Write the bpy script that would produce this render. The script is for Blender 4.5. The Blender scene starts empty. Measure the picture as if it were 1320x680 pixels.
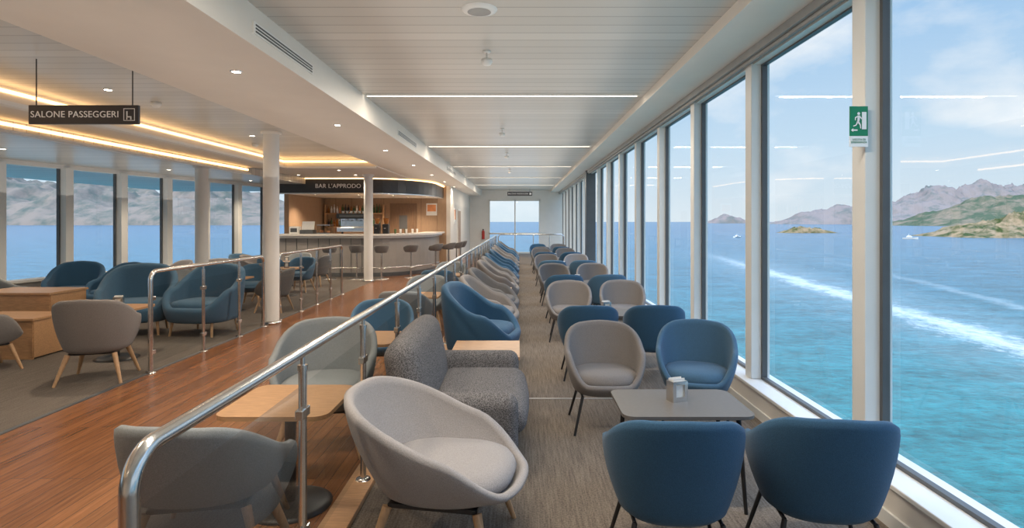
import bpy, bmesh, math, random
from mathutils import Vector, Matrix, noise
random.seed(4)
scene = bpy.context.scene
COL = scene.collection
pi = math.pi

# ------------------------------------------------------------------ materials
def new_mat(name):
    m = bpy.data.materials.new(name); m.use_nodes = True
    nt = m.node_tree; nt.nodes.clear()
    out = nt.nodes.new('ShaderNodeOutputMaterial')
    return m, nt, out
def N(nt, t, **kw):
    n = nt.nodes.new(t)
    for k, v in kw.items(): setattr(n, k, v)
    return n
def math_n(nt, op, a, b=None, c=None, clamp=False):
    n = nt.nodes.new('ShaderNodeMath'); n.operation = op; n.use_clamp = clamp
    for i, v in enumerate((a, b, c)):
        if v is None: continue
        if isinstance(v, (int, float)): n.inputs[i].default_value = v
        else: nt.links.new(v, n.inputs[i])
    return n.outputs[0]
def mixc(nt, fac, a, b):
    n = nt.nodes.new('ShaderNodeMix'); n.data_type = 'RGBA'
    for i, v in ((0, fac), (6, a), (7, b)):
        if isinstance(v, (int, float)): n.inputs[i].default_value = v
        elif isinstance(v, tuple): n.inputs[i].default_value = (v[0], v[1], v[2], 1)
        else: nt.links.new(v, n.inputs[i])
    return n.outputs[2]
def noise_n(nt, vec, scale, detail=3, rough=.5):
    n = nt.nodes.new('ShaderNodeTexNoise'); n.inputs['Scale'].default_value = scale
    n.inputs['Detail'].default_value = detail; n.inputs['Roughness'].default_value = rough
    if vec is not None: nt.links.new(vec, n.inputs['Vector'])
    return n.outputs['Fac']
def mapping(nt, vec, scale):
    n = nt.nodes.new('ShaderNodeMapping'); n.inputs['Scale'].default_value = scale
    nt.links.new(vec, n.inputs['Vector']); return n.outputs[0]

def mat(name, col, rough=.5, metal=0, nscale=0, namt=.2, bump=0, stretch=(1,1,1), spec=.5, sheen=0, world=False, contrast=1.0):
    m, nt, out = new_mat(name)
    p = N(nt, 'ShaderNodeBsdfPrincipled')
    p.inputs['Base Color'].default_value = (*col, 1)
    p.inputs['Roughness'].default_value = rough
    p.inputs['Metallic'].default_value = metal
    p.inputs['Specular IOR Level'].default_value = spec
    if sheen: p.inputs['Sheen Weight'].default_value = sheen
    nt.links.new(p.outputs[0], out.inputs[0])
    if nscale:
        v = N(nt, 'ShaderNodeNewGeometry').outputs['Position'] if world else N(nt, 'ShaderNodeTexCoord').outputs['Object']
        v = mapping(nt, v, stretch)
        f = noise_n(nt, v, nscale, 4, .6)
        f2 = math_n(nt, 'MULTIPLY_ADD', f, 2.2*contrast, .5-1.1*contrast, clamp=True)
        d = tuple(max(0, c*(1-namt)) for c in col); l = tuple(min(1, c*(1+namt)) for c in col)
        nt.links.new(mixc(nt, f2, d, l), p.inputs['Base Color'])
        if bump:
            b = N(nt, 'ShaderNodeBump'); b.inputs['Strength'].default_value = bump
            b.inputs['Distance'].default_value = .004
            nt.links.new(f, b.inputs['Height']); nt.links.new(b.outputs[0], p.inputs['Normal'])
    return m
def emis(name, col, s):
    m, nt, out = new_mat(name)
    e = N(nt, 'ShaderNodeEmission'); e.inputs[0].default_value = (*col, 1); e.inputs[1].default_value = s
    nt.links.new(e.outputs[0], out.inputs[0]); return m
def glass(name, tint, k=.6, rough=0.0):
    m, nt, out = new_mat(name)
    t = N(nt, 'ShaderNodeBsdfTransparent'); t.inputs[0].default_value = (*tint, 1)
    g = N(nt, 'ShaderNodeBsdfGlossy'); g.inputs['Roughness'].default_value = rough
    fr = N(nt, 'ShaderNodeFresnel'); fr.inputs[0].default_value = 1.45
    f = math_n(nt, 'MULTIPLY', fr.outputs[0], k)
    mx = N(nt, 'ShaderNodeMixShader'); nt.links.new(f, mx.inputs[0])
    nt.links.new(t.outputs[0], mx.inputs[1]); nt.links.new(g.outputs[0], mx.inputs[2])
    nt.links.new(mx.outputs[0], out.inputs[0]); return m

M = {}
M['white'] = mat('painted_white', (.80,.78,.74), .45, nscale=3, namt=.03)
M['cream'] = mat('cream_panel', (.74,.69,.62), .5, nscale=2, namt=.03)
M['mull'] = mat('mullion_paint', (.76,.76,.73), .4, nscale=3, namt=.03)
M['dgrey'] = mat('dark_grey_frame', (.09,.095,.10), .4, nscale=5, namt=.1)
M['blind'] = mat('blind_box', (.30,.30,.29), .5, nscale=5, namt=.1)
M['steel'] = mat('brushed_steel', (.70,.69,.67), .2, 1, nscale=30, namt=.06, stretch=(1,.1,1))
M['blackm'] = mat('black_metal', (.018,.018,.02), .4, nscale=20, namt=.2)
M['blue'] = mat('blue_fabric', (.036,.100,.180), .85, nscale=230, namt=.22, bump=.3, spec=.25, sheen=.12)
M['blue2'] = mat('steel_blue_fabric', (.062,.135,.215), .85, nscale=230, namt=.22, bump=.3, spec=.25, sheen=.12)
M['grey'] = mat('grey_fabric', (.165,.158,.156), .9, nscale=230, namt=.2, bump=.3, spec=.2, sheen=.1)
M['mgrey'] = mat('warm_grey_fabric', (.215,.198,.19), .9, nscale=230, namt=.2, bump=.3, spec=.2, sheen=.1)
M['lgrey'] = mat('light_grey_fabric', (.33,.31,.305), .9, nscale=210, namt=.2, bump=.4, spec=.2, sheen=.1)
M['tweed'] = mat('tweed_fabric', (.155,.147,.147), .95, nscale=150, namt=.6, bump=.6, spec=.2, contrast=2.0)
M['bgrey'] = mat('blue_grey_fabric', (.24,.26,.27), .9, nscale=230, namt=.2, bump=.3, spec=.2)
M['leg'] = mat('oak_leg', (.50,.31,.17), .45, nscale=14, namt=.2, stretch=(6,6,.6))
M['oak'] = mat('oak_veneer', (.44,.25,.125), .42, nscale=10, namt=.22, stretch=(1,8,8))
M['walnut'] = mat('walnut_panel', (.20,.115,.065), .4, nscale=6, namt=.25, stretch=(8,8,.7))
M['barwood'] = mat('bar_wood_panel', (.40,.26,.16), .45, nscale=5, namt=.15, stretch=(8,8,.7))
M['ttop'] = mat('table_laminate', (.15,.137,.125), .4, nscale=40, namt=.06)
M['stone'] = mat('bar_top_stone', (.70,.66,.61), .25, nscale=20, namt=.1)
M['barfront'] = mat('bar_front', (.30,.275,.255), .45, nscale=3, namt=.06)
M['fascia'] = mat('bar_fascia', (.035,.035,.038), .35, nscale=4, namt=.1)
M['signd'] = mat('sign_dark', (.022,.024,.034), .35, nscale=4, namt=.05)
M['signw'] = mat('sign_white', (.9,.9,.9), .5, nscale=4, namt=.02)
M['signg'] = mat('sign_green', (.0,.22,.10), .4, nscale=4, namt=.03)
M['paper'] = mat('paper', (.8,.79,.76), .8, nscale=30, namt=.04)
M['red'] = mat('red_paint', (.5,.03,.02), .4, nscale=6, namt=.1)
M['orange'] = mat('orange_print', (.75,.30,.12), .6, nscale=6, namt=.15)
M['plastic'] = mat('white_plastic', (.7,.7,.68), .4, nscale=6, namt=.03)
M['vent'] = mat('vent_dark', (.10,.10,.095), .6, nscale=6, namt=.1)
M['led'] = emis('cool_led', (1,.90,.76), 4)
M['warmled'] = emis('warm_led', (1,.58,.24), 4.2)
M['lamp'] = emis('downlight_lamp', (1,.86,.66), 12)
M['glass'] = glass('window_glass', (.97,.985,.985), .07)
M['rglass'] = glass('rail_glass', (.84,.87,.88), .35)
M['bottle'] = mat('bottle_glass', (.06,.12,.05), .1, nscale=8, namt=.5)
M['amber'] = mat('amber_glass', (.35,.13,.03), .1, nscale=8, namt=.3)

def slats(name, col, pitch=.2):
    m, nt, out = new_mat(name)
    p = N(nt, 'ShaderNodeBsdfPrincipled'); p.inputs['Roughness'].default_value = .3
    pos = N(nt, 'ShaderNodeNewGeometry').outputs['Position']
    s = N(nt, 'ShaderNodeSeparateXYZ'); nt.links.new(pos, s.inputs[0])
    y = math_n(nt, 'MULTIPLY', s.outputs[1], 1/pitch)
    fr = math_n(nt, 'FRACT', y)
    g = math_n(nt, 'LESS_THAN', fr, .07)
    cell = math_n(nt, 'FLOOR', y)
    wn = N(nt, 'ShaderNodeTexWhiteNoise', noise_dimensions='1D'); nt.links.new(cell, wn.inputs['W'])
    c = mixc(nt, wn.outputs['Value'], tuple(k*.86 for k in col), tuple(k*1.07 for k in col))
    c = mixc(nt, g, c, tuple(k*.55 for k in col))
    nt.links.new(c, p.inputs['Base Color'])
    b = N(nt, 'ShaderNodeBump'); b.inputs['Strength'].default_value = .3; b.inputs['Distance'].default_value = .01
    b.invert = True
    nt.links.new(g, b.inputs['Height']); nt.links.new(b.outputs[0], p.inputs['Normal'])
    nt.links.new(p.outputs[0], out.inputs[0]); return m
M['slat'] = slats('linear_ceiling', (.52,.50,.46), .2)

def woodfloor():
    m, nt, out = new_mat('wood_floor_planks')
    p = N(nt, 'ShaderNodeBsdfPrincipled'); p.inputs['Roughness'].default_value = .25
    pos = N(nt, 'ShaderNodeNewGeometry').outputs['Position']
    s = N(nt, 'ShaderNodeSeparateXYZ'); nt.links.new(pos, s.inputs[0])
    cb = N(nt, 'ShaderNodeCombineXYZ'); nt.links.new(s.outputs[1], cb.inputs[0]); nt.links.new(s.outputs[0], cb.inputs[1])
    br = N(nt, 'ShaderNodeTexBrick'); nt.links.new(cb.outputs[0], br.inputs['Vector'])
    br.inputs['Scale'].default_value = 1; br.inputs['Brick Width'].default_value = 1.9; br.inputs['Row Height'].default_value = .095
    br.inputs['Mortar Size'].default_value = .0016
    br.inputs['Color1'].default_value = (.185,.073,.028,1); br.inputs['Color2'].default_value = (.27,.112,.044,1)
    br.inputs['Mortar'].default_value = (.05,.02,.008,1)
    g = noise_n(nt, mapping(nt, pos, (40,2.5,1)), 1.0, 5, .65)
    g = math_n(nt, 'MULTIPLY_ADD', g, 1.2, .32)
    mm = N(nt, 'ShaderNodeVectorMath', operation='SCALE'); nt.links.new(br.outputs[0], mm.inputs[0]); nt.links.new(g, mm.inputs['Scale'])
    nt.links.new(mm.outputs[0], p.inputs['Base Color'])
    nt.links.new(p.outputs[0], out.inputs[0]); return m
M['woodfloor'] = woodfloor()
def carpet(name, a, b):
    m, nt, out = new_mat(name)
    p = N(nt, 'ShaderNodeBsdfPrincipled'); p.inputs['Roughness'].default_value = .95; p.inputs['Specular IOR Level'].default_value = .15
    pos = N(nt, 'ShaderNodeNewGeometry').outputs['Position']
    f1 = noise_n(nt, mapping(nt, pos, (70,3,1)), 1, 4, .7)
    f2 = noise_n(nt, pos, 90, 2, .6)
    f = math_n(nt, 'MULTIPLY_ADD', math_n(nt, 'ADD', f1, f2), 1.9, -1.4, clamp=True)
    nt.links.new(mixc(nt, f, a, b), p.inputs['Base Color'])
    bb = N(nt, 'ShaderNodeBump'); bb.inputs['Strength'].default_value = .5; bb.inputs['Distance'].default_value = .004
    nt.links.new(f2, bb.inputs['Height']); nt.links.new(bb.outputs[0], p.inputs['Normal'])
    nt.links.new(p.outputs[0], out.inputs[0]); return m
M['carpet'] = carpet('carpet_taupe', (.10,.079,.062), (.25,.208,.168))
M['carpet2'] = carpet('carpet_grey', (.085,.072,.062), (.19,.165,.143))

# ------------------------------------------------------------------ mesh builder
class B:
    def __init__(s): s.v=[]; s.f=[]; s.m=[]; s.s=[]; s.mats=[]
    def mi(s, k):
        if k not in s.mats: s.mats.append(k)
        return s.mats.index(k)
    def add(s, vs, fs, k, smooth=True, T=None):
        o=len(s.v); i=s.mi(k)
        for v in vs:
            v=Vector(v)
            if T is not None: v=T@v
            s.v.append(v)
        for f in fs: s.f.append([o+j for j in f]); s.m.append(i); s.s.append(smooth)
    def box(s, x0,x1,y0,y1,z0,z1, k, bevel=0, seg=2, T=None, smooth=None, puff=0):
        bm=bmesh.new(); bmesh.ops.create_cube(bm, size=1)
        for v in bm.verts:
            v.co=Vector(((x0+x1)/2+v.co.x*(x1-x0),(y0+y1)/2+v.co.y*(y1-y0),(z0+z1)/2+v.co.z*(z1-z0)))
        if bevel: bmesh.ops.bevel(bm, geom=list(bm.edges), offset=bevel, segments=seg, affect='EDGES', profile=.5)
        if puff:
            big=[e for e in bm.edges if e.calc_length()>bevel*1.5]
            bmesh.ops.subdivide_edges(bm, edges=big, cuts=6, use_grid_fill=True)
            cx,cy,cz=(x0+x1)/2,(y0+y1)/2,(z0+z1)/2
            for v in bm.verts:
                a=(v.co.x-cx)/((x1-x0)/2); c=(v.co.y-cy)/((y1-y0)/2); d=(v.co.z-cz)/((z1-z0)/2)
                q=Vector((0, c*max(0,1-a*a)*max(0,1-d*d), d*max(0,1-a*a)*max(0,1-c*c)))
                v.co+=q*puff
        bm.verts.index_update()
        s.add([v.co.copy() for v in bm.verts],[[v.index for v in f.verts] for f in bm.faces],k, (bevel>0 and seg>2) if smooth is None else smooth, T)
        bm.free()
    def cyl(s, p0,p1,r0,k,r1=None,seg=14,caps=True,T=None):
        s.tube([p0,p1],r0,k,seg,r1=r1,caps=caps,T=T)
    def tube(s, pts, r, k, seg=12, r1=None, caps=True, T=None):
        pts=[Vector(p) for p in pts]; n=len(pts); vs=[]; fs=[]
        up=None
        for i,p in enumerate(pts):
            d=(pts[min(i+1,n-1)]-pts[max(i-1,0)]).normalized()
            if up is None:
                a=Vector((0,0,1)) if abs(d.z)<.9 else Vector((1,0,0))
            else: a=up
            x=a.cross(d).normalized(); y=d.cross(x).normalized(); up=y
            rr=r if r1 is None else r+(r1-r)*i/(n-1)
            for j in range(seg):
                t=2*pi*j/seg; vs.append(p+x*math.cos(t)*rr+y*math.sin(t)*rr)
        for i in range(n-1):
            for j in range(seg):
                fs.append([i*seg+j,i*seg+(j+1)%seg,(i+1)*seg+(j+1)%seg,(i+1)*seg+j])
        s.add(vs,fs,k,True,T)
        if caps:
            s.add(vs[:seg],[list(range(seg))[::-1]],k,False,T); s.add(vs[-seg:],[list(range(seg))],k,False,T)
    def lathe(s, prof, k, c=(0,0,0), seg=24, R=None, T=None, smooth=True):
        vs=[]; fs=[]; n=len(prof)
        for j in range(seg):
            t=2*pi*j/seg
            for (r,z) in prof:
                rr=r if R is None else r*R(t)
                vs.append((c[0]+rr*math.sin(t),c[1]-rr*math.cos(t),c[2]+z))
        for j in range(seg):
            for i in range(n-1):
                a=j*n+i; b=((j+1)%seg)*n+i
                fs.append([a,b,b+1,a+1])
        s.add(vs,fs,k,smooth,T)
    def strip(s, path, z0, z1, th, k, T=None):
        n=len(path); vs=[]; fs=[]
        for i,p in enumerate(path):
            a=Vector(path[max(i-1,0)]); b=Vector(path[min(i+1,n-1)]); d=(b-a).normalized(); nn=Vector((-d.y,d.x))
            q=Vector(p)+nn*th
            vs+= [(p[0],p[1],z0),(p[0],p[1],z1),(q.x,q.y,z1),(q.x,q.y,z0)]
        for i in range(n-1):
            for j in range(4):
                fs.append([i*4+j,(i+1)*4+j,(i+1)*4+(j+1)%4,i*4+(j+1)%4])
        fs.append([0,1,2,3]); fs.append([(n-1)*4+j for j in (3,2,1,0)])
        s.add(vs,fs,k,False,T)
    def slab(s, path, z0, z1, k, smooth=False):
        n=len(path); vs=[(p[0],p[1],z0) for p in path]+[(p[0],p[1],z1) for p in path]
        fs=[list(range(n))[::-1], [n+i for i in range(n)]]+[[i,(i+1)%n,n+(i+1)%n,n+i] for i in range(n)]
        s.add(vs,fs,k,smooth)
    def mesh(s, name):
        me=bpy.data.meshes.new(name); me.from_pydata([tuple(v) for v in s.v],[],s.f)
        for k in s.mats: me.materials.append(M[k])
        me.polygons.foreach_set('material_index',s.m); me.polygons.foreach_set('use_smooth',s.s)
        bm=bmesh.new(); bm.from_mesh(me); bmesh.ops.recalc_face_normals(bm,faces=bm.faces); bm.to_mesh(me); bm.free()
        me.update(); return me
    def obj(s, name, loc=(0,0,0), rot=0):
        return place(s.mesh(name), name, loc, rot)
def place(me, name, loc, rot=0, sc=1, parent=None):
    o=bpy.data.objects.new(name, me); o.location=loc; o.rotation_euler=(0,0,rot)
    o.scale=(sc,sc,sc) if not isinstance(sc,tuple) else sc
    COL.objects.link(o)
    if parent: o.parent=parent
    return o
def rb(name,x0,x1,y0,y1,z0,z1,k,bevel=0):
    b=B(); cx,cy,cz=(x0+x1)/2,(y0+y1)/2,(z0+z1)/2
    b.box(x0-cx,x1-cx,y0-cy,y1-cy,z0-cz,z1-cz,k,bevel); return b.obj(name,(cx,cy,cz))
def text(name, body, loc, size, k, parent=None, rot=(pi/2,0,0), width=None, align='CENTER', extrude=.002):
    c=bpy.data.curves.new(name,'FONT'); c.body=body; c.size=size; c.extrude=extrude; c.align_x=align; c.align_y='CENTER'
    c.materials.append(M[k]); c.space_character=1.05
    o=bpy.data.objects.new(name,c); COL.objects.link(o)
    if width:
        bpy.context.view_layer.update(); s=width/max(o.dimensions.x,1e-4); o.scale=(s,s,1) 
    o.rotation_euler=rot
    o.location=loc
    if parent: o.parent=parent; o.matrix_parent_inverse=Matrix.Translation(parent.location).inverted()
    return o
def area(name,loc,sx,sy,e,col=(1,1,1),up=False):
    l=bpy.data.lights.new(name,'AREA'); l.shape='RECTANGLE'; l.size=sx; l.size_y=sy; l.energy=e; l.color=col
    o=bpy.data.objects.new(name,l); o.location=loc; COL.objects.link(o)
    if up: o.rotation_euler=(pi,0,0)
    return o

# ------------------------------------------------------------------ room shell
Y0,Y1=-3.0,30.4
rb('floor_carpet', -1.06,2.3,Y0,Y1,-.15,0,'carpet')
rb('floor_wood', -4.1,-1.06,Y0,Y1,-.15,0,'woodfloor')
rb('floor_lounge_carpet', -13,-4.1,Y0,Y1,-.15,0,'carpet2')
rb('trim_floor_lounge', -4.13,-4.08,Y0,13.6,0,.006,'dgrey')
rb('trim_carpet_seam', -1.0,2.04,5.5,5.53,0,.004,'barfront')
rb('ceiling', -2.0,1.6,Y0,Y1,3.3,3.38,'slat')
rb('ceiling_soffit', 1.6,2.34,Y0,Y1,3.2,3.42,'cream')
rb('ceiling_bulkhead', -3.4,-2.0,Y0,Y1,3.0,3.5,'cream')
rb('ceiling_recess', -5.6,-3.4,Y0,13.8,3.15,3.25,'slat')
rb('ceiling_band', -6.45,-5.6,Y0,13.8,2.95,3.3,'cream')
rb('ceiling_lounge', -13,-6.45,Y0,21.8,2.80,3.3,'slat')
rb('ceiling_bar', -6.45,-3.4,13.8,Y1,2.98,3.3,'cream')
rb('ceiling_roof', -13.2,2.6,Y0-.2,Y1+.2,3.5,3.7,'white')
b=B(); b.box(-5.62+.005,-5.585,Y0,13.8,3.08,3.115,'warmled'); b.box(-5.6,-3.4,13.78,13.815,3.08,3.115,'warmled'); b.obj('cove_light')
b=B(); b.box(-6.46,-6.435,Y0,13.8,2.88,2.92,'warmled'); b.obj('cove_light')
b=B(); b.box(-5.62,-5.50,Y0,13.8,2.93,2.975,'white'); b.box(-5.62,-3.4,13.70,13.8,2.93,2.975,'white'); b.obj('trim_cove')
b=B(); b.box(-6.5,-6.36,Y0,13.8,2.785,2.82,'white'); b.obj('trim_cove')
rb('wall_back', -13,2.4,Y0-.15,Y0,0,3.5,'cream')
b=B()
b.box(-2.6,-1.62,Y1,Y1+.15,0,3.3,'white'); b.box(1.06,2.4,Y1,Y1+.15,0,3.3,'white'); b.box(-1.62,1.06,Y1,Y1+.15,2.82,3.3,'white')
b.obj('wall_end')
b=B()
for x in (-1.62,-.28,1.0): b.box(x,x+.06,Y1-.02,Y1+.1,0,2.82,'mull')
for z in (0,1.0,2.74): b.box(-1.62,1.06,Y1-.02,Y1+.1,z,z+.08,'mull')
b.box(-1.58,1.0,Y1+.05,Y1+.06,.06,2.78,'glass')
b.obj('door_end')
# ---- right window wall
b=B(); b.box(2.04,2.34,Y0,Y1,0,.22,'cream'); b.box(2.02,2.34,Y0,Y1,.22,.25,'white',.006); b.obj('window_sill')
rb('baseboard_right',2.025,2.04,Y0,Y1,0,.08,'mull')
b=B(); b.box(2.12,2.26,Y0,Y1,3.10,3.2,'mull'); b.obj('trim_window_head')
b=B(); b.box(2.02,2.12,Y0,Y1,3.13,3.2,'blind',.004); b.cyl((2.07,Y0,3.115),(2.07,Y1,3.115),.022,'blind'); b.obj('blind_box')
y=3.54-1.74*4
ms=[]
while y<Y1:
    ms.append(y); y+=1.74
def pane(b,y0,y1,z0,z1,x): b.add([(x,y0,z0),(x,y1,z0),(x,y1,z1),(x,y0,z1)],[[0,1,2,3]],'glass',False)
for i,y in enumerate(ms):
    b=B()
    if abs(y-(3.54+1.74*8))<.1:
        b.box(1.98,2.27,y-.06,y+.2,.25,3.2,'dgrey',.006)
    else:
        b.box(2.1,2.27,y,y+.14,.25,3.12,'mull',.006)
    b.box(2.19,2.235,y-.03,y+.17,.25,3.12,'dgrey')
    b.obj('trim_mullion')
    y2=y+1.74
    if y2<Y1+1.5:
        b=B(); e=min(y2,Y1)
        pane(b,y+.17,e-.03,.27,3.1,2.21)
        b.box(2.19,2.23,y+.17,e-.03,.25,.275,'dgrey'); b.box(2.19,2.23,y+.17,e-.03,3.085,3.11,'dgrey')
        b.obj('window_%d'%(i+1))
# ---- left window wall (slightly raked)
def LX(y): return -9.3+.2*(y-10.4)
L0,L1=-3.0,19.45
def rakebox(b,y0,y1,off0,off1,z0,z1,k):
    vs=[]
    for (yy,oo) in ((y0,off0),(y1,off0),(y1,off1),(y0,off1)): vs.append((LX(yy)+oo,yy))
    b.slab(vs,z0,z1,k)
b=B(); rakebox(b,L0,L1,-.15,0,0,.55,'cream'); rakebox(b,L0,L1,-.15,.12,.55,.6,'white'); rakebox(b,L0,L1,-.15,.02,2.72,2.8,'white'); b.obj('wall_left')
y=11.55-1.25*11; i=1
while y<L1-.3:
    b=B(); rakebox(b,y,y+.16,-.12,.06,.6,2.75,'mull'); rakebox(b,y-.03,y+.19,-.10,-.05,.6,2.75,'dgrey'); b.obj('trim_mullion')
    e=min(y+1.25,L1)
    b=B(); b.add([(LX(y+.19)-.08,y+.19,.6),(LX(e-.03)-.08,e-.03,.6),(LX(e-.03)-.08,e-.03,2.75),(LX(y+.19)-.08,y+.19,2.75)],[[0,1,2,3]],'glass',False); b.obj('window_%d'%(30+i)); i+=1
    y+=1.25
# ---- corridor wall beside bar
b=B(); b.box(-2.75,-2.6,21.8,Y1,0,3.0,'cream'); b.obj('wall_bar_side')
b=B(); b.box(-2.6,-2.57,24.2,25.3,0,2.2,'white'); b.box(-2.565,-2.555,24.28,25.22,.02,2.12,'barwood'); b.cyl((-2.53,24.4,1.0),(-2.53,24.52,1.0),.012,'steel'); b.obj('door_1')
rb('baseboard_bar',-2.6,-2.58,25.3,Y1,0,.1,'mull')
b=B(); b.box(-2.6,-2.585,23.0,23.5,1.6,2.2,'paper'); b.box(-2.585,-2.58,23.05,23.45,1.75,2.15,'orange'); b.obj('wall_poster')
b=B(); b.lathe([(0,0),(.07,0),(.075,.02),(.075,.38),(.05,.44),(.02,.46),(.02,.5),(0,.5)],'red',(-1.9,Y1-.12,.75)); b.box(-1.93,-1.87,Y1-.2,Y1-.1,1.22,1.28,'blackm'); b.box(-1.98,-1.82,Y1-.03,Y1,.7,1.3,'white'); b.obj('fire_extinguisher')

# ------------------------------------------------------------------ ceiling fittings
for y in (7.45-4.8,7.45,12.5,17.1,21.4,25.8):
    b=B(); b.box(-1.95,1.5,y-.03,y+.03,3.285,3.301,'led'); b.box(-1.97,1.52,y-.045,y-.03,3.28,3.3,'white'); b.box(-1.97,1.52,y+.03,y+.045,3.28,3.3,'white'); b.obj('ceiling_strip_light')
    area('strip_lamp',(-.22,y,3.27),2.6,.08,58,(1,.89,.75))
# unseen fill lights added to brighten the ceilings from below, no fittings
area('ceiling_fill_light',(-.1,13.5,2.45),3.0,32,118,(1,.93,.84),True)
area('ceiling_fill_light',(-2.7,13.5,2.35),.9,32,28,(1,.90,.78),True)
area('ceiling_fill_light',(-4.5,5.5,2.4),1.8,16,24,(1,.86,.70),True)
area('ceiling_fill_light',(-8.2,7.5,2.2),2.2,16,30,(1,.93,.85),True)
dl=B(); dl.lathe([(0,0),(.035,0),(.038,-.004)],'lamp',seg=20); dl.lathe([(.038,-.004),(.05,-.006),(.055,0.0),(.055,.004)],'steel',seg=20)
dlm=dl.mesh('downlight')
def downlight(x,y,z,e=14):
    o=place(dlm,'downlight',(x,y,z-.002))
    l=bpy.data.lights.new('spot','SPOT'); l.energy=e; l.spot_size=2.3; l.spot_blend=.9; l.color=(1,.82,.62); l.shadow_soft_size=.05
    s=bpy.data.objects.new('downlight_beam',l); s.location=(x,y,z-.03); COL.objects.link(s)
for i in range(-1,8): downlight(-2.5, .98+2.85*i+1.3 if i>=0 else -1.5, 3.0, 85)
for y in (14.8,16.3): 
    for x in (-6.2,-4.6): downlight(x,y,2.98,70)
for x,y in ((-8,5.5),(-8,9),(-7.6,12.6),(-7.4,16)): downlight(x,y,2.8,100)
for y in (3,6.5,10): downlight(-4.6,y,3.15,110)
b=B(); b.lathe([(0,-.02),(.10,-.022),(.13,-.012),(.14,0)],'plastic',seg=32); b.lathe([(.0,-.023),(.09,-.0235)],'blind',seg=32); b.obj('ceiling_speaker',(-.31,4.45,3.3))
for (x,y) in ((-.315,5.55),(-.31,10.2),(-.31,13.8),(-.31,18)):
    b=B(); b.cyl((0,0,0),(0,0,-.07),.008,'steel'); b.lathe([(0,-.07),(.05,-.075),(.055,-.10),(.04,-.13),(0,-.135)],'plastic',seg=20); b.lathe([(0,0),(.04,0),(.035,-.012),(0,-.014)],'plastic',seg=20); b.obj('smoke_detector',(x,y,3.3))
for (x,y,z) in ((-4.5,7.2,3.15),(-5.0,11,3.15),(-8,8,2.8)):
    b=B(); b.lathe([(0,0),(.06,0),(.06,-.03),(.035,-.06),(0,-.065)],'plastic',seg=20); b.obj('smoke_detector',(x,y,z))
for (ya,yb) in ((4.35,5.6),(9.5,11.2),(16,18)):
    b=B(); b.box(-2.0,-1.988,ya,yb,3.09,3.18,'white')
    for j in range(3): b.box(-1.99,-1.984,ya+.03,yb-.03,3.102+j*.025,3.114+j*.025,'vent')
    b.obj('ceiling_vent')
# ------------------------------------------------------------------ signs
b=B(); b.box(-.49,.49,-.015,.015,-.085,.085,'signd',.004); 
b.cyl((-.43,0,.08),(-.43,0,.50),.005,'blackm'); b.cyl((.43,0,.08),(.43,0,.50),.005,'blackm')
for (x0,x1,z0,z1) in ((.36,.46,-.055,-.05),(.36,.46,.05,.055),(.36,.365,-.055,.055),(.455,.46,-.055,.055),(.385,.395,-.02,.03),(.385,.43,-.025,-.015),(.42,.43,-.045,-.02),(.385,.393,-.045,-.02)):
    b.box(x0,x1,-.018,-.014,z0,z1,'signw')
s1=b.obj('hanging_sign',(-3.89,5.2,2.63))
text('lettering','SALONE PASSEGGERI',(-3.89-.075,5.2-.017,2.63),.1,'signw',s1,width=.78)
b=B(); b.box(-.62,.62,-.02,.02,-.1,.1,'signd',.004); b.cyl((-.5,0,.1),(-.5,0,.25),.006,'blackm'); b.cyl((.5,0,.1),(.5,0,.25),.006,'blackm'); b.box(.48,.58,-.024,-.018,-.05,.05,'signw')
s2=b.obj('hanging_sign',(0,29,3.05)); text('lettering','SALONE PASSEGGERI',(-.08,28.975,3.05),.1,'signw',s2,width=1.0)
b=B(); b.box(-.055,.055,-.004,.004,-.09,.09,'signg',.002); b.box(-.055,.055,-.003,.003,-.155,-.09,'signw')
def poly(pts,k):
    n=len(pts); b.add([(p[0],-.0065,p[1]) for p in pts],[list(range(n))],k,False)
poly([(.016,-.05),(.044,-.05),(.044,.055),(.016,.055)],'signw'); 
cp=[(-.003+.009*math.cos(t*pi/6), .045+.009*math.sin(t*pi/6)) for t in range(12)]; poly(cp,'signw')
poly([(-.010,.034),(.006,.034),(.002,.0),(-.012,-.004)],'signw')
poly([(.004,.032),(.020,.014),(.016,.009),(.002,.022)],'signw'); poly([(-.010,.033),(-.026,.022),(-.026,.004),(-.021,.004),(-.020,.018),(-.008,.024)],'signw')
poly([(-.012,.0),(.000,-.002),(.010,-.022),(.012,-.045),(.006,-.045),(.003,-.024),(-.008,-.012)],'signw')
poly([(-.012,.002),(-.004,-.006),(-.018,-.028),(-.036,-.034),(-.036,-.028),(-.021,-.022)],'signw')
poly([(-.05,-.055),(-.036,-.066),(-.036,-.059),(-.01,-.059),(-.01,-.051),(-.036,-.051),(-.036,-.044)],'signw')
s3=b.obj('emergency_exit_sign',(2.05,3.52,2.285))
text('lettering','USCITA DI\nEMERGENZA',(2.05,3.515,2.285-.12),.02,'signg',s3,width=.095,extrude=.0003)

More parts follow.
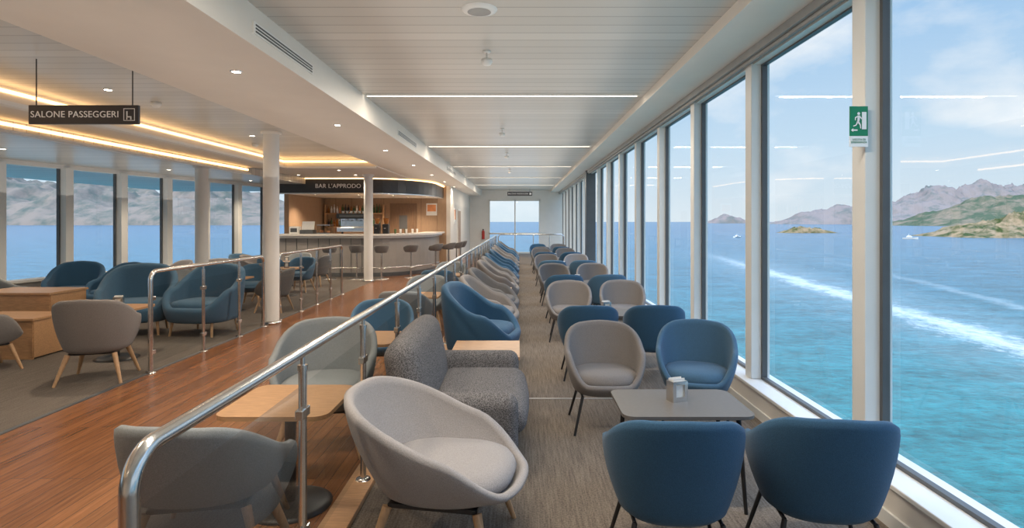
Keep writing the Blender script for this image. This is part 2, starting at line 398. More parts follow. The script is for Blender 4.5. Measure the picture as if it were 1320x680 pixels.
# ------------------------------------------------------------------ railings
def rail(name, X, ys, hz, bend_start=True, bend_end=True, glz=.9):
    y0,y1=ys[0],ys[-1]; b=B(); R=.10
    pts=[]
    if bend_start:
        pts.append((X,y0,0)); pts.append((X,y0,hz-R))
        for i in range(1,8): t=i/8*pi/2; pts.append((X,y0+R-R*math.cos(t),hz-R+R*math.sin(t)))
    pts.append((X,y0+(R if bend_start else 0),hz))
    pts.append((X,y1-R,hz))
    for i in range(1,8): t=i/8*pi/2; pts.append((X,y1-R+R*math.sin(t),hz-R+R*math.cos(t)))
    pts+= [(X,y1,hz-R),(X,y1,0)]
    b.tube(pts,.0245,'steel',18)
    for y in ys[1:-1]:
        b.cyl((X,y,0),(X,y,hz-.07),.019,'steel'); b.cyl((X,y,hz-.08),(X,y,hz-.02),.010,'steel')
        b.cyl((X,y,hz-.085),(X,y,hz-.06),.023,'steel')
        b.lathe([(0,.012),(.045,.012),(.05,0)],'steel',(X,y,0),20)
        for z in (.22,glz-.13):
            b.box(X-.018,X+.018,y-.05,y+.05,z-.022,z+.022,'steel',.004)
    for y in (y0,y1): b.lathe([(0,.012),(.05,.012),(.055,0)],'steel',(X,y,0),20)
    for z in (.22,glz-.13): b.box(X-.018,X+.018,y0,y0+.07,z-.022,z+.022,'steel',.004)
    for ya,yb in zip(ys[:-1],ys[1:]):
        b.add([(X,ya+.035,.09),(X,yb-.035,.09),(X,yb-.035,glz),(X,ya+.035,glz)],[[0,1,2,3]],'rglass',False)
    return b.obj(name)
ys=[1.49+0.0]+[2.68+1.035*i for i in range(0,22)]
b=B(); b.box(-1.09,-.93,1.4,25.4,0,.035,'oak',.005); b.obj('trim_rail_kerb')
o=rail('glass_railing',-1.0,ys,1.05); o.location.z=.03
rail('glass_railing',-4.1,[6.46,7.54,8.5,9.30],1.12,glz=.95)
rail('glass_railing',-4.1,[9.9,10.9,11.75,12.6,13.4],1.12,glz=.95)
b=B()
b.tube([(-.95,25.6,0),(-.95,25.6,1.0),(-.85,25.6,1.1),(1.85,25.6,1.1),(1.95,25.6,1.0),(1.95,25.6,0)],.024,'steel')
for x in (-.2,.6,1.3): b.cyl((x,25.6,0),(x,25.6,1.1),.018,'steel')
b.obj('end_guard_rail')
for (x,y,zt) in ((-4.1,9.6,3.15),(-4.24,16.3,2.98),(-6.56,12.0,2.80)):
    b=B(); b.lathe([(.125,0),(.125,zt)],'white',seg=36); b.lathe([(0,.0),(.16,.0),(.16,.03),(.13,.05),(.126,.052)],'steel',seg=36); b.lathe([(.126,zt-.04),(.16,zt-.03),(.16,zt)],'white',seg=36)
    b.obj('column',(x,y,0))

# ------------------------------------------------------------------ furniture
def sm(a,b,x):
    t=max(0,min(1,(x-a)/(b-a))); return t*t*(3-2*t)
def tub(b, W, D, H, arm, seat, fab, th=.045, n=2.5, zb=.27, flare=.24, cz=.05, arm_start=30, cushion=None, lean=.04, seg=56, d0=78, d1=150, crown=0):
    a,c=W/2,D/2
    def R(t): return 1/((abs(math.sin(t))/a)**n+(abs(math.cos(t))/c)**n)**(1/n)
    def rim(t):
        d=abs(((math.degrees(t)+180)%360)-180)
        z=seat-.03+(arm-seat+.03)*sm(arm_start,arm_start+48,d)
        z+=(H-arm)*sm(d0,d1,d)+crown*sm(140,180,d)
        return z
    vs=[];fs=[];n0=None
    for j in range(seg):
        t=2*pi*j/seg; r=R(t); hz=rim(t); prof=[]
        back=sm(90,180,abs(((math.degrees(t)+180)%360)-180))
        for q in (0,.35,.7,.9): prof.append((q*r*(1-flare),zb+.0*q+ .03*q**4))
        def wall(u):
            return r*((1-flare)+flare*(1-(1-u)**1.8)) + lean*back*u
        for u in (0.04,.12,.22,.36,.52,.7,.86,.95): prof.append((wall(u),zb+.03+(hz-zb-.03)*u))
        ro=wall(1); 
        for w in (.15,.5,.85): prof.append((ro-th*.5+th*.5*math.cos(w*pi),hz+ th*.42*math.sin(w*pi)))
        for u in (.95,.8,.6,.4,.2): prof.append((wall(u)-th,zb+.03+(hz-zb-.03)*u+ (0.0)))
        n0=len(prof)
        for (rr,z) in prof: vs.append((rr*math.sin(t),-rr*math.cos(t),z))
    for j in range(seg):
        for i in range(n0-1):
            A=j*n0+i; C=((j+1)%seg)*n0+i; fs.append([A,C,C+1,A+1])
    b.add(vs,fs,fab)
    def RC(t):
        r=R(t); return r*(1-flare*.33)-th*.95 + (.02*max(0,math.cos(t)))
    zt=seat+cz
    b.lathe([(0,seat-.05),(.9,seat-.05),(.99,seat-.035),(1.02,seat-.005),(1.0,zt-.035),(.95,zt-.012),(.8,zt+.004),(.45,zt+.010),(0,zt+.010)],cushion or fab,seg=40 if seg<90 else 90,R=RC)
def legs(b,kind,w,d,z,splay=.06):
    for sx in (-1,1):
        for sy in (-1,1):
            p0=(sx*w,sy*d,z); p1=(sx*(w+splay),sy*(d+splay),0)
            if kind=='metal': b.cyl(p0,p1,.0125,'blackm',r1=.010,seg=10)
            else: b.cyl(p0,p1,.024,'leg',r1=.013,seg=12)
    if kind=='metal':
        for sx in (-1,1): b.cyl((sx*w,-d,z),(sx*w,d,z),.01,'blackm',seg=8)
        b.cyl((-w,0,z),(w,0,z),.01,'blackm',seg=8)
    else:
        b.box(-w,w,-d,d,z-.008,z+.015,'blackm',.004)
CH={}
for k in ('blue','blue2','grey','mgrey','lgrey','bgrey'):
    b=B(); tub(b,.66,.62,.78,.60,.41,k,crown=.012); legs(b,'metal',.20,.18,.285,.07); CH[k]=b.mesh('tub_'+k)
    b=B(); tub(b,.68,.64,.78,.60,.41,k,crown=.012); legs(b,'wood',.19,.17,.275,.08); CH[k+'_w']=b.mesh('tubw_'+k)
b=B(); tub(b,.78,.84,.765,.53,.385,'lgrey',th=.05,flare=.30,d0=62,d1=170,lean=.08); legs(b,'wood',.22,.22,.27,.08); CH['lounge']=b.mesh('lounge')
for k in ('blue','blue2','grey','mgrey'):
    b=B(); tub(b,.92,.82,.86,.58,.38,k,th=.09,n=3.0,zb=.16,flare=.13,cz=.07,lean=.02,crown=.02)
    for sx in (-1,1):
        for sy in (-1,1): b.cyl((sx*.28,sy*.24,.2),(sx*.30,sy*.27,0),.02,'leg',r1=.014)
    CH['big_'+k]=b.mesh('big_'+k)
# box-cushioned two seat sofa
def sofa2(W,fab):
    b=B(); h=W/2
    b.box(-h+.04,h-.04,-.38,.36,.13,.30,fab,.06,5)
    b.box(-h+.11,h-.11,-.44,.24,.26,.46,fab,.09,7,puff=.03)
    T=Matrix.Translation((0,.27,.24))@Matrix.Rotation(math.radians(-11),4,'X')
    b.box(-h+.03,h-.03,-.10,.11,.0,.66,fab,.10,8,T=T,puff=.03)
    for s in (-1,1):
        T=Matrix.Translation((s*(h-.085),-.03,.13))@Matrix.Rotation(math.radians(5*s),4,'Y')
        b.box(-.085,.085,-.36,.36,0,.45,fab,.082,7,T=T)
    for sx in (-1,1):
        for sy in (-1,1): b.cyl((sx*(h-.14),sy*.28,.16),(sx*(h-.12),sy*.31,0),.022,'leg',r1=.015)
    return b.mesh('sofa')
SOFA_T=sofa2(1.34,'tweed')

def chair(k,x,y,a,sc=1,name='armchair'): return place(CH[k],name,(x,y,0),math.radians(a),sc)
def rr_path(w,d,r,n=6):
    p=[]
    for (cx,cy,a0) in ((w/2-r,d/2-r,0),(-w/2+r,d/2-r,90),(-w/2+r,-d/2+r,180),(w/2-r,-d/2+r,270)):
        for i in range(n+1):
            t=math.radians(a0+90*i/n); p.append((cx+r*math.cos(t),cy+r*math.sin(t)))
    return p
b=B(); b.slab(rr_path(.76,.54,.07),.557,.575,'ttop'); b.slab(rr_path(.70,.48,.05),.545,.557,'blackm')
for sx in (-1,1):
    for sy in (-1,1): b.cyl((sx*.30,sy*.18,.55),(sx*.33,sy*.22,0),.015,'blackm',r1=.011,seg=10)
TBL=b.mesh('cafe_table')
b=B(); b.slab(rr_path(.62,.62,.08),.60,.625,'oak'); b.cyl((0,0,.02),(0,0,.6),.032,'blackm'); b.lathe([(0,.03),(.20,.025),(.24,.008),(.24,0)],'blackm',seg=28); b.box(-.15,.15,-.02,.02,.58,.6,'blackm'); b.box(-.02,.02,-.15,.15,.58,.6,'blackm')
TBW=b.mesh('wood_table')
b=B(); b.box(-.052,.052,-.038,.038,0,.008,'steel')
for x in (-.052,.046): b.box(x,x+.006,-.038,.038,0,.125,'steel')
for y in (-.038,.033):
    b.box(-.052,.052,y,y+.005,0,.03,'steel'); b.box(-.052,-.03,y,y+.005,.03,.125,'steel'); b.box(.03,.052,y,y+.005,.03,.125,'steel'); b.box(-.052,.052,y,y+.005,.105,.125,'steel')
for i in range(7): b.box(-.042,.042,-.028+i*.0085,-.0225+i*.0085,.008,.128+.004*((i*3)%4),'paper')
NAP=b.mesh('napkin')
def table(x,y,me=TBL,name='cafe_table',nap=True,z=.575):
    place(me,name,(x,y,0)); 
    if nap: place(NAP,'napkin_holder',(x+.0,y+.03,z),.35)
P=3.5
rows=[(['blue','blue'],['mgrey','blue2']),(['blue','blue'],['mgrey','mgrey']),(['blue','blue2'],['grey','mgrey']),(['blue2','blue2'],['mgrey','lgrey']),(['blue','blue'],['grey','grey']),(['grey','blue'],['blue','grey'])]
for i,(bk,fc) in enumerate(rows):
    y=2.86+P*i
    chair(bk[0],.74,y,180+random.uniform(-5,5)); chair(bk[1],1.465,y+.02,180+(-8 if i==0 else random.uniform(-8,8)))
    chair(fc[0],.70,y+1.95,random.uniform(-5,5)+(4 if i==0 else 0)); chair(fc[1],1.48,y+2.02,-18 if i==0 else random.uniform(-12,0))
    table(.97 if i==0 else 1.05,y+.70)
# rail side row
chair('lounge',-.39,3.05,80,1.03)
place(SOFA_T,'tweed_sofa',(-.40,4.36,0),math.radians(90))
def woodbox(x,y,w,d,h,name='side_table'):
    b=B(); b.box(-w/2,w/2,-d/2,d/2,h-.03,h,'oak',.003); b.box(-w/2+.02,w/2-.02,-d/2+.02,-d/2+.04,.0,h-.03,'oak'); b.box(-w/2+.02,w/2-.02,d/2-.04,d/2-.02,.0,h-.03,'oak'); b.box(w/2-.03,w/2-.012,-d/2+.03,d/2-.03,.02,h-.03,'oak'); b.box(-w/2+.012,-w/2+.03,-d/2+.03,d/2-.03,.02,h-.03,'oak')
    return b.obj(name,(x,y,0))
woodbox(-.32,5.55,.64,.72,.47)
chair('big_blue',-.44,6.85,78,1.05)
chair('big_mgrey',-.42,8.3,85); chair('big_grey',-.42,9.6,85)
woodbox(-.4,10.6,.5,.5,.45)
chair('big_mgrey',-.42,11.6,88); chair('big_grey',-.42,12.8,88); chair('big_blue',-.42,14.1,88)
woodbox(-.4,15.1,.5,.5,.45)
for i,k in enumerate(('big_blue','big_grey','big_mgrey','big_blue','big_blue','big_grey')): chair(k,-.42,16.1+1.35*i,88)
# walkway side of the rail
chair('bgrey_w',-1.43,2.72,176,1.04); table(-1.36,3.45,TBW,'pedestal_table',False); chair('bgrey_w',-1.46,4.35,8,1.12)
table(-1.42,5.3,TBW,'pedestal_table',False); chair('blue2_w',-1.48,6.25,10); chair('bgrey_w',-1.48,7.6,175); table(-1.45,8.4,TBW,'pedestal_table',False); chair('bgrey_w',-1.48,9.2,0)
chair('blue2_w',-1.48,10.8,175); table(-1.45,11.6,TBW,'pedestal_table',False); chair('bgrey_w',-1.48,12.4,0)
# lounge on the left
chair('mgrey_w',-4.50,6.22,196,1.10); table(-4.95,7.15,TBW,'pedestal_table',True,.625)
chair('mgrey_w',-6.05,6.55,150,1.05)
woodbox(-6.85,8.15,1.1,.7,.72,'wooden_divider_cabinet'); woodbox(-6.35,7.35,.9,.6,.5,'side_table')
chair('big_blue2',-5.75,8.75,20,1.12); chair('big_blue2',-4.74,8.75,-8,1.12)
chair('grey_w',-8.1,8.3,120); chair('bgrey_w',-8.4,9.6,150)
chair('big_blue',-8.35,10.9,20); chair('big_blue',-7.35,10.6,-15)
table(-7.9,12.0,TBW,'pedestal_table',True,.625)
chair('lgrey_w',-7.7,12.95,-30); chair('lgrey_w',-6.95,13.4,20)
for (cx,cy) in ((-5.4,10.9),(-5.3,13.2),(-6.1,15.2)):
    table(cx,cy,TBW,'pedestal_table',True,.625)
    ks=['bgrey_w','blue2_w','grey_w','mgrey_w']; random.shuffle(ks)
    for (dx,dy,a),k in zip(((0,-.82,180),(0,.82,0),(-.82,0,90),(.8,0,-90)),ks):
        if cx+dx<-4.5 or dx<=0: chair(k,cx+dx,cy+dy,a+random.uniform(-12,12))
chair('blue2_w',-7.4,15.6,60)

# ------------------------------------------------------------------ bar
def barpath(off=0, y_end=21.8, xl=-7.3):
    p=[(xl,17.5-off)]
    for i in range(0,13):
        t=pi/2*i/12; p.append((-4.6+(1.75+off)*math.sin(t),20-(2.5+off)*math.cos(t)))
    p.append((-2.85+off,y_end)); return p
b=B()
b.strip(barpath(-.15,21.7),0,1.22,.08,'barfront')
pth=barpath(.05,21.7); inner=barpath(-.6,21.7)[::-1]
b.slab(pth+inner,1.24,1.30,'stone')
b.strip(barpath(-.05,21.7),1.17,1.24,.5,'white')
b.strip(barpath(-.12,21.7),0,.12,.04,'dgrey')
b.tube([(p[0],p[1],.28) for p in barpath(.05)[:-1]],.02,'steel',10)
for i in range(9):
    x=-7.1+.33*i; b.box(x,x+.012,17.63,17.655,.14,1.16,'dgrey')
b.obj('bar_counter')
b=B()
b.strip(barpath(0,21.75),2.52,2.95,.06,'fascia'); b.slab(barpath(-.05,21.75)+[(-7.25,21.75)],2.54,2.58,'cream'); b.strip(barpath(.015,21.75),2.50,2.53,.08,'steel')
b.strip(barpath(.04,21.75),2.955,2.978,.05,'warmled')
can=b.obj('bar_canopy')
text('lettering',"BAR L'APPRODO",(-5.46,17.485,2.735),.2,'signw',can,width=1.36,extrude=.006)
b=B(); b.box(-7.45,-2.75,21.8,21.95,0,3.0,'barwood')
for x in (-6.9,-6.3,-5.1,-3.7,-3.1): b.box(x,x+.015,21.79,21.8,0,2.55,'walnut')
b.obj('wall_bar')
b=B(); b.box(-7.45,-7.3,18.4,21.78,0,2.8,'barwood'); b.obj('wall_bar_end')
b=B(); b.box(-4.85,-3.85,21.74,21.8,0,2.35,'walnut'); b.box(-4.78,-3.92,21.72,21.745,.02,2.28,'walnut'); b.box(-4.5,-4.2,21.71,21.725,1.4,1.9,'dgrey'); b.cyl((-4.0,21.68,1.05),(-3.9,21.68,1.05),.015,'steel'); b.obj('door_2')
b=B(); b.box(-7.2,-4.95,21.15,21.75,0,.92,'walnut'); b.box(-7.25,-4.9,21.1,21.78,.92,.96,'stone'); b.obj('back_bar_cabinet')
b=B()
for z in (1.45,1.95): b.box(-7.2,-5.05,21.5,21.78,z,z+.04,'oak')
b.box(-7.22,-7.18,21.5,21.78,1.2,2.3,'oak'); b.box(-5.07,-5.03,21.5,21.78,1.2,2.3,'oak')
b.obj('back_bar_shelf')
for z in (1.49,1.99):
    b=B()
    for i in range(19):
        x=-7.1+.105*i; h=random.uniform(.24,.34)
        b.lathe([(0,0),(.034,0),(.036,h*.6),(.013,h*.75),(.013,h),(0,h)],random.choice(['bottle','orange','paper','bottle','amber','amber','blackm']),(x,21.62,z),12)
    b.obj('bottle_row')
b=B(); b.box(-.48,.48,-.24,.24,.06,.20,'steel',.01); b.box(-.46,.46,.0,.24,.20,.60,'steel',.02); b.box(-.5,.5,-.23,.24,.46,.62,'blackm',.02); b.box(-.40,.40,-.245,-.232,.50,.58,'dgrey',.003)
for x in (-.28,0,.28): b.cyl((x,-.12,.46),(x,-.12,.40),.035,'steel'); b.cyl((x,-.13,.41),(x,-.30,.40),.014,'blackm')
for x in (-.4,.4):
    b.cyl((x,.0,0),(x,0,.08),.03,'blackm')
    b.tube([(x,-.18,.46),(x,-.26,.42),(x,-.24,.28)],.008,'steel',8)
for i in range(7): b.lathe([(0,0),(.028,0),(.04,.07),(.036,.07),(0,.01)],'paper',(-.4+i*.13,.05,.62),12)
for x in (-.46,.46): b.cyl((x,-.18,.62),(x,-.18,.69),.006,'steel'); 
b.tube([(-.46,-.18,.69),(.46,-.18,.69)],.006,'steel',8)
EM=b.mesh('espresso'); place(EM,'espresso_machine',(-5.05,17.84,1.30),-.1)
for (x,y,z) in ((-4.12,17.95,1.30),(-4.38,17.9,1.30)):
    b=B(); b.box(-.09,.09,-.11,.11,0,.3,'blackm',.02); b.lathe([(.05,.3),(.09,.45),(.09,.47),(0,.48)],'amber',seg=16); b.box(-.03,.03,-.18,-.1,.15,.18,'steel'); b.obj('coffee_grinder',(x,y,z))
b=B(); b.box(-.2,.2,-.18,.18,0,.12,'dgrey',.01); T=Matrix.Translation((0,0,.25))@Matrix.Rotation(math.radians(-15),4,'X'); b.box(-.19,.19,-.015,.015,-.13,.13,'paper',.008,T=T); b.cyl((0,0,.1),(0,0,.2),.03,'dgrey'); b.obj('cash_register',(-6.45,17.75,1.30))
b=B(); b.box(-.14,.14,-.12,.12,0,.22,'paper',.01); b.box(-.1,.1,-.125,-.119,.05,.17,'dgrey'); b.obj('card_terminal',(-6.85,17.75,1.30))
b=B(); b.box(-.2,.2,-.2,.2,0,.03,'steel'); b.box(-.2,.2,-.2,.2,.25,.28,'steel'); b.box(-.195,.195,-.195,.195,.03,.25,'rglass'); b.lathe([(0,0),(.05,0),(.05,.08),(0,.08)],'orange',(-.1,0,.03),12); b.lathe([(0,0),(.05,0),(.05,.06),(0,.06)],'orange',(.1,0,.03),12); b.obj('pastry_case',(-5.95,17.8,1.30))
b=B()
for i,(x,y) in enumerate(((-3.7,18.05),(-3.55,18.2),(-3.4,18.45),(-3.6,18.35),(-3.3,18.7),(-3.85,18.0))):
    b.lathe([(0,0),(.03,0),(.035,.14),(.03,.14),(.0,.01)],random.choice(['paper','orange','bottle']),(x,y,0),12)
b.obj('cup_set',(0,0,1.30))
b=B(); b.box(-3.5,-3.1,21.78,21.795,1.9,2.35,'paper'); b.box(-3.46,-3.14,21.775,21.781,2.05,2.3,'orange'); b.obj('wall_poster')
for x,y in ((-6.6,18.8),(-5.2,18.8),(-4.2,19.3),(-5.6,20.6),(-4.0,20.8)): downlight(x,y,2.54,150)
b=B(); tub(b,.42,.40,.98,.92,.82,'grey',th=.03,zb=.76,flare=.2,cz=.02,seg=32)
b.cyl((0,0,.03),(0,0,.78),.025,'steel'); b.lathe([(0,.03),(.19,.022),(.21,.006),(.21,0)],'steel',seg=28)
b.tube([(.15*math.cos(t*pi/8),.15*math.sin(t*pi/8),.32) for t in range(17)],.009,'steel',8,caps=False); b.cyl((-.15,0,.32),(.15,0,.32),.008,'steel')
ST=b.mesh('stool')
for (x,y,a) in ((-5.55,16.95,180),(-4.75,16.95,180),(-4.0-.02,16.9,170+30),(-3.25,17.35,215),(-2.62,18.1,240),(-2.32,18.95,250),(-2.15,19.8,262),(-2.1,20.6,265)):
    place(ST,'bar_stool',(x,y,0),math.radians(a))

# ------------------------------------------------------------------ outside: sea, hills, boats
SEA=-12.0
def sea_mat():
    m, nt, out = new_mat('sea_water')
    p = N(nt, 'ShaderNodeBsdfPrincipled'); p.inputs['Roughness'].default_value=.25; p.inputs['Specular IOR Level'].default_value=.2
    pos = N(nt, 'ShaderNodeNewGeometry').outputs['Position']
    s = N(nt, 'ShaderNodeSeparateXYZ'); nt.links.new(pos, s.inputs[0])
    ln = N(nt, 'ShaderNodeVectorMath', operation='LENGTH'); nt.links.new(pos, ln.inputs[0])
    big = noise_n(nt, pos, .012, 3, .5)
    d = math_n(nt,'ADD', ln.outputs['Value'], math_n(nt,'MULTIPLY', math_n(nt,'SUBTRACT',big,.5), 60))
    lg = math_n(nt,'LOGARITHM', math_n(nt,'MAXIMUM', d, 5), 10)
    f = math_n(nt,'MULTIPLY_ADD', lg, 1/1.6, -1.35/1.6, clamp=True)
    cr = N(nt,'ShaderNodeValToRGB'); nt.links.new(f, cr.inputs[0])
    e=cr.color_ramp.elements; e[0].position=0; e[0].color=(.014,.135,.128,1); e[1].position=1; e[1].color=(.040,.098,.155,1)
    x=e.new(.25); x.color=(.018,.132,.142,1); x=e.new(.5); x.color=(.028,.108,.145,1)
    w1 = noise_n(nt, mapping(nt,pos,(.8,1.3,1)), .9, 5, .65)
    w2 = noise_n(nt, mapping(nt,pos,(.15,.4,1)), .5, 4, .6)
    w = math_n(nt,'ADD', math_n(nt,'MULTIPLY',w1,.6), math_n(nt,'MULTIPLY',w2,.6))
    sh = math_n(nt,'MULTIPLY_ADD', w, 2.8, -.66)
    vm = N(nt,'ShaderNodeVectorMath', operation='SCALE'); nt.links.new(cr.outputs[0], vm.inputs[0]); nt.links.new(sh, vm.inputs['Scale'])
    def streak(c0, slope, width, wobamp, ns, ymax, yfade, amt, th=.84, gain=3.4):
        ctr = math_n(nt,'MULTIPLY_ADD', s.outputs[1], slope, c0)
        wob = math_n(nt,'MULTIPLY', math_n(nt,'SUBTRACT', noise_n(nt,pos,.10,4,.6), .5), wobamp)
        dx = math_n(nt,'ABSOLUTE', math_n(nt,'ADD', math_n(nt,'SUBTRACT', s.outputs[0], ctr), wob))
        core = math_n(nt,'SUBTRACT', 1, math_n(nt,'DIVIDE', dx, width), clamp=True)
        fn = noise_n(nt, mapping(nt,pos,(1,.6,1)), ns, 8, .85)
        foam = math_n(nt,'MULTIPLY', math_n(nt,'SUBTRACT', math_n(nt,'ADD', math_n(nt,'MULTIPLY',core,.6), fn), th), gain, clamp=True)
        yl = math_n(nt,'MULTIPLY', math_n(nt,'SUBTRACT', ymax, s.outputs[1]), 1/yfade, clamp=True)
        c0_ = math_n(nt,'MULTIPLY', core, 4, clamp=True)
        return math_n(nt,'MULTIPLY', math_n(nt,'MULTIPLY', math_n(nt,'MULTIPLY', foam, c0_), yl), amt)
    f1 = streak(46.0,.133,11,6,.7,260,130,.95,.82)
    f2 = streak(56.0,.26,4.5,8,.9,220,140,.3,.78)
    f3 = streak(47.0,.133,22,8,.4,300,150,.18,.62,2)
    foam = math_n(nt,'MAXIMUM', math_n(nt,'MAXIMUM', f1, f2), f3)
    nt.links.new(mixc(nt, foam, vm.outputs[0], (.50,.55,.56)), p.inputs['Base Color'])
    bp = N(nt,'ShaderNodeBump'); bp.inputs['Strength'].default_value=.8; bp.inputs['Distance'].default_value=.6
    nt.links.new(w, bp.inputs['Height']); nt.links.new(bp.outputs[0], p.inputs['Normal'])
    nt.links.new(p.outputs[0], out.inputs[0]); return m
M['sea']=sea_mat()
b=B(); S=14000; b.add([(-S,-S,0),(S,-S,0),(S,S,0),(-S,S,0)],[[0,1,2,3]],'sea',False); b.obj('sea',(0,0,SEA))

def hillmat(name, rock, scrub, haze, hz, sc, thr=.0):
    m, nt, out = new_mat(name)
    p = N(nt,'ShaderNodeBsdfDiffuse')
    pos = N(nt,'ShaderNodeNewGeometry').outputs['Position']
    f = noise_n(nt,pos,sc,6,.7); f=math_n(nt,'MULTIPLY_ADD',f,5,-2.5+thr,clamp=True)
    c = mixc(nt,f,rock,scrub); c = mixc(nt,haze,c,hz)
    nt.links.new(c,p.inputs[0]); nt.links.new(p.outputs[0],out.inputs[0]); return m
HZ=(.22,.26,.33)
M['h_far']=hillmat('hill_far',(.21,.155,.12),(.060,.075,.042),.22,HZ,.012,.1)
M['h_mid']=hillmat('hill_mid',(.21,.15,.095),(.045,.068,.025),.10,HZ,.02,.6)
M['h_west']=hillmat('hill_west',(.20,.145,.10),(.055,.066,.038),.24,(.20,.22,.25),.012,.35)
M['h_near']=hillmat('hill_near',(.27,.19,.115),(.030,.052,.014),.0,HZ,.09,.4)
def ridge(name, crest, Y, depth, k, seed, rough=.25, nx=160, ny=26, ns=.004):
    x0,x1=crest[0][0],crest[-1][0]; vs=[];fs=[]
    for j in range(ny+1):
        v=j/ny; y=Y+(v-.5)*depth
        for i in range(nx+1):
            x=x0+(x1-x0)*i/nx
            for a,c in zip(crest[:-1],crest[1:]):
                if a[0]<=x<=c[0]+1e-6:
                    t=(x-a[0])/(c[0]-a[0]); t=t*t*(3-2*t); h=a[1]+(c[1]-a[1])*t; break
            sh=math.sin(pi*min(1,max(0,v)))**.8
            nz=noise.fractal(Vector((x*ns+seed,y*ns,seed*3.1)),.9,2.1,6)
            nr=1-abs(noise.fractal(Vector((x*ns*2+seed,y*ns*2,7.7)),.8,2.2,5))*1.2
            z=h*sh*(1+rough*nz)+h*rough*.5*(nr-.7)*sh
            vs.append((x,y-Y,max(z,-2) if sh>0.01 else -2))
    for j in range(ny):
        for i in range(nx):
            a=j*(nx+1)+i; fs.append([a,a+1,a+nx+2,a+nx+1])
    b=B(); b.add(vs,fs,k,True); return b.obj(name,(0,Y,SEA))
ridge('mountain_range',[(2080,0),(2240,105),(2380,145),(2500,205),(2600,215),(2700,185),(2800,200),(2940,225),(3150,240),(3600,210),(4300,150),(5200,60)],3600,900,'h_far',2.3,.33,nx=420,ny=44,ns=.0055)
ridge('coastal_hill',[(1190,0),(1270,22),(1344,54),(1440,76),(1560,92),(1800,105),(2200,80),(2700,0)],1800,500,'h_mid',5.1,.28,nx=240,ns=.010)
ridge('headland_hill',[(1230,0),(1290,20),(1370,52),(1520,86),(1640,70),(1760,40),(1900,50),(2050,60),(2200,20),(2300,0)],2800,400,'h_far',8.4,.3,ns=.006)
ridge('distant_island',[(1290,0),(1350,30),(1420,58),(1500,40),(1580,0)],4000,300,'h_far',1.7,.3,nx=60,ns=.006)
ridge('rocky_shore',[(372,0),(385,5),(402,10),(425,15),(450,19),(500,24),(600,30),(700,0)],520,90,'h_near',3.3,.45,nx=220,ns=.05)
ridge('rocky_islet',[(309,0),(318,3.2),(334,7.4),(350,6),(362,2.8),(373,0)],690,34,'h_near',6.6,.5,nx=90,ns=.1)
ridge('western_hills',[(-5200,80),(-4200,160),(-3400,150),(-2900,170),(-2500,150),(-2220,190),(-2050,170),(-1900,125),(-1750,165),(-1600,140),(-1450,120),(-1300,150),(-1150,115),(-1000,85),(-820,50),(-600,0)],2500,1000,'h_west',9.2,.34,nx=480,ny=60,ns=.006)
def boat(x,y,L,a):
    b=B(); W=L*.17
    sec=[(-.5,.9,0),(-.2,1,0),(.2,.9,0),(.42,.45,.02),(.5,.03,.05)]
    vs=[]
    for (t,w,dz) in sec: vs+= [(t*L,-w*W,.09*L+dz*L),(t*L,-w*W*.6,-.02*L),(t*L,w*W*.6,-.02*L),(t*L,w*W,.09*L+dz*L)]
    fs=[]
    for i in range(4):
        for j in range(4): fs.append([i*4+j,(i+1)*4+j,(i+1)*4+(j+1)%4,i*4+(j+1)%4])
    fs.append([0,1,2,3]); b.add(vs,fs,'plastic',False)
    b.box(-.25*L,.12*L,-W*.6,W*.6,.09*L,.2*L,'plastic',.02*L); b.box(-.22*L,.10*L,-W*.62,W*.62,.13*L,.17*L,'dgrey'); b.box(-.2*L,.05*L,-W*.5,W*.5,.2*L,.24*L,'plastic',.01*L)
    b.cyl((-.1*L,0,.24*L),(-.1*L,0,.4*L),.01*L,'plastic'); b.obj('motor_boat',(x,y,SEA+.02*L),a)
boat(183,489,8,.5); boat(300,447,10,-.6)

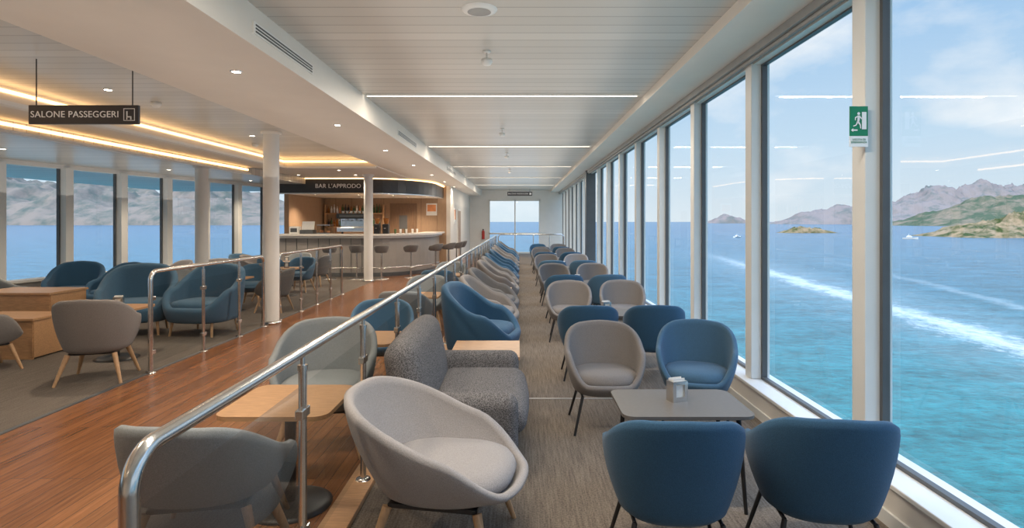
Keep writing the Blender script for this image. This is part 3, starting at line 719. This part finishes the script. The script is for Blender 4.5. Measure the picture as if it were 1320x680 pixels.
# ------------------------------------------------------------------ world + sun
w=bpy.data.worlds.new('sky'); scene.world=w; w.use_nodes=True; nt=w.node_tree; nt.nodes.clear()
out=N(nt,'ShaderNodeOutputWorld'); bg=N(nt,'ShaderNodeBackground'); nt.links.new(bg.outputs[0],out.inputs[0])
tc=N(nt,'ShaderNodeTexCoord').outputs['Generated']; sp=N(nt,'ShaderNodeSeparateXYZ'); nt.links.new(tc,sp.inputs[0])
cr=N(nt,'ShaderNodeValToRGB'); nt.links.new(sp.outputs[2],cr.inputs[0]); e=cr.color_ramp.elements
e[0].position=0; e[0].color=(.53,.60,.65,1); e[1].position=1; e[1].color=(.30,.48,.80,1)
x=e.new(.12); x.color=(.41,.54,.66,1); x=e.new(.34); x.color=(.23,.40,.62,1)
cn=noise_n(nt,mapping(nt,tc,(1,1,2.0)),5.2,9,.55)
cm=noise_n(nt,mapping(nt,tc,(1,1,1.4)),1.9,2,.5)
cf=math_n(nt,'MULTIPLY_ADD',math_n(nt,'ADD',math_n(nt,'MULTIPLY',cn,.6),math_n(nt,'MULTIPLY',cm,.55)),6.5,-3.75,clamp=True)
cf=math_n(nt,'MULTIPLY',cf,.85)
nt.links.new(mixc(nt,cf,cr.outputs[0],(.69,.71,.73)),bg.inputs[0])
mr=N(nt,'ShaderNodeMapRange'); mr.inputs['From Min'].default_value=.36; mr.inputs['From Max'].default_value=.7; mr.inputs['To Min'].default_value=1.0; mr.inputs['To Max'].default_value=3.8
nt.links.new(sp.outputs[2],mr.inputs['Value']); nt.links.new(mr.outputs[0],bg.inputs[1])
sl=bpy.data.lights.new('sun','SUN'); sl.energy=2.8; sl.angle=.01; sl.color=(1,.95,.87)
so=bpy.data.objects.new('sun',sl); COL.objects.link(so)
so.rotation_euler=Vector((.55,.62,-.60)).to_track_quat('-Z','Y').to_euler()

# ------------------------------------------------------------------ camera
cam=bpy.data.cameras.new('camera'); co=bpy.data.objects.new('camera',cam); COL.objects.link(co)
co.location=(0,0,1.68); co.rotation_euler=(pi/2,0,0)
cam.sensor_width=36; cam.lens=750/1320*36; cam.shift_x=-10/1320; cam.shift_y=-55/1320
cam.clip_start=.05; cam.clip_end=30000
scene.camera=co
scene.view_settings.view_transform='Standard'
scene.view_settings.exposure=.54
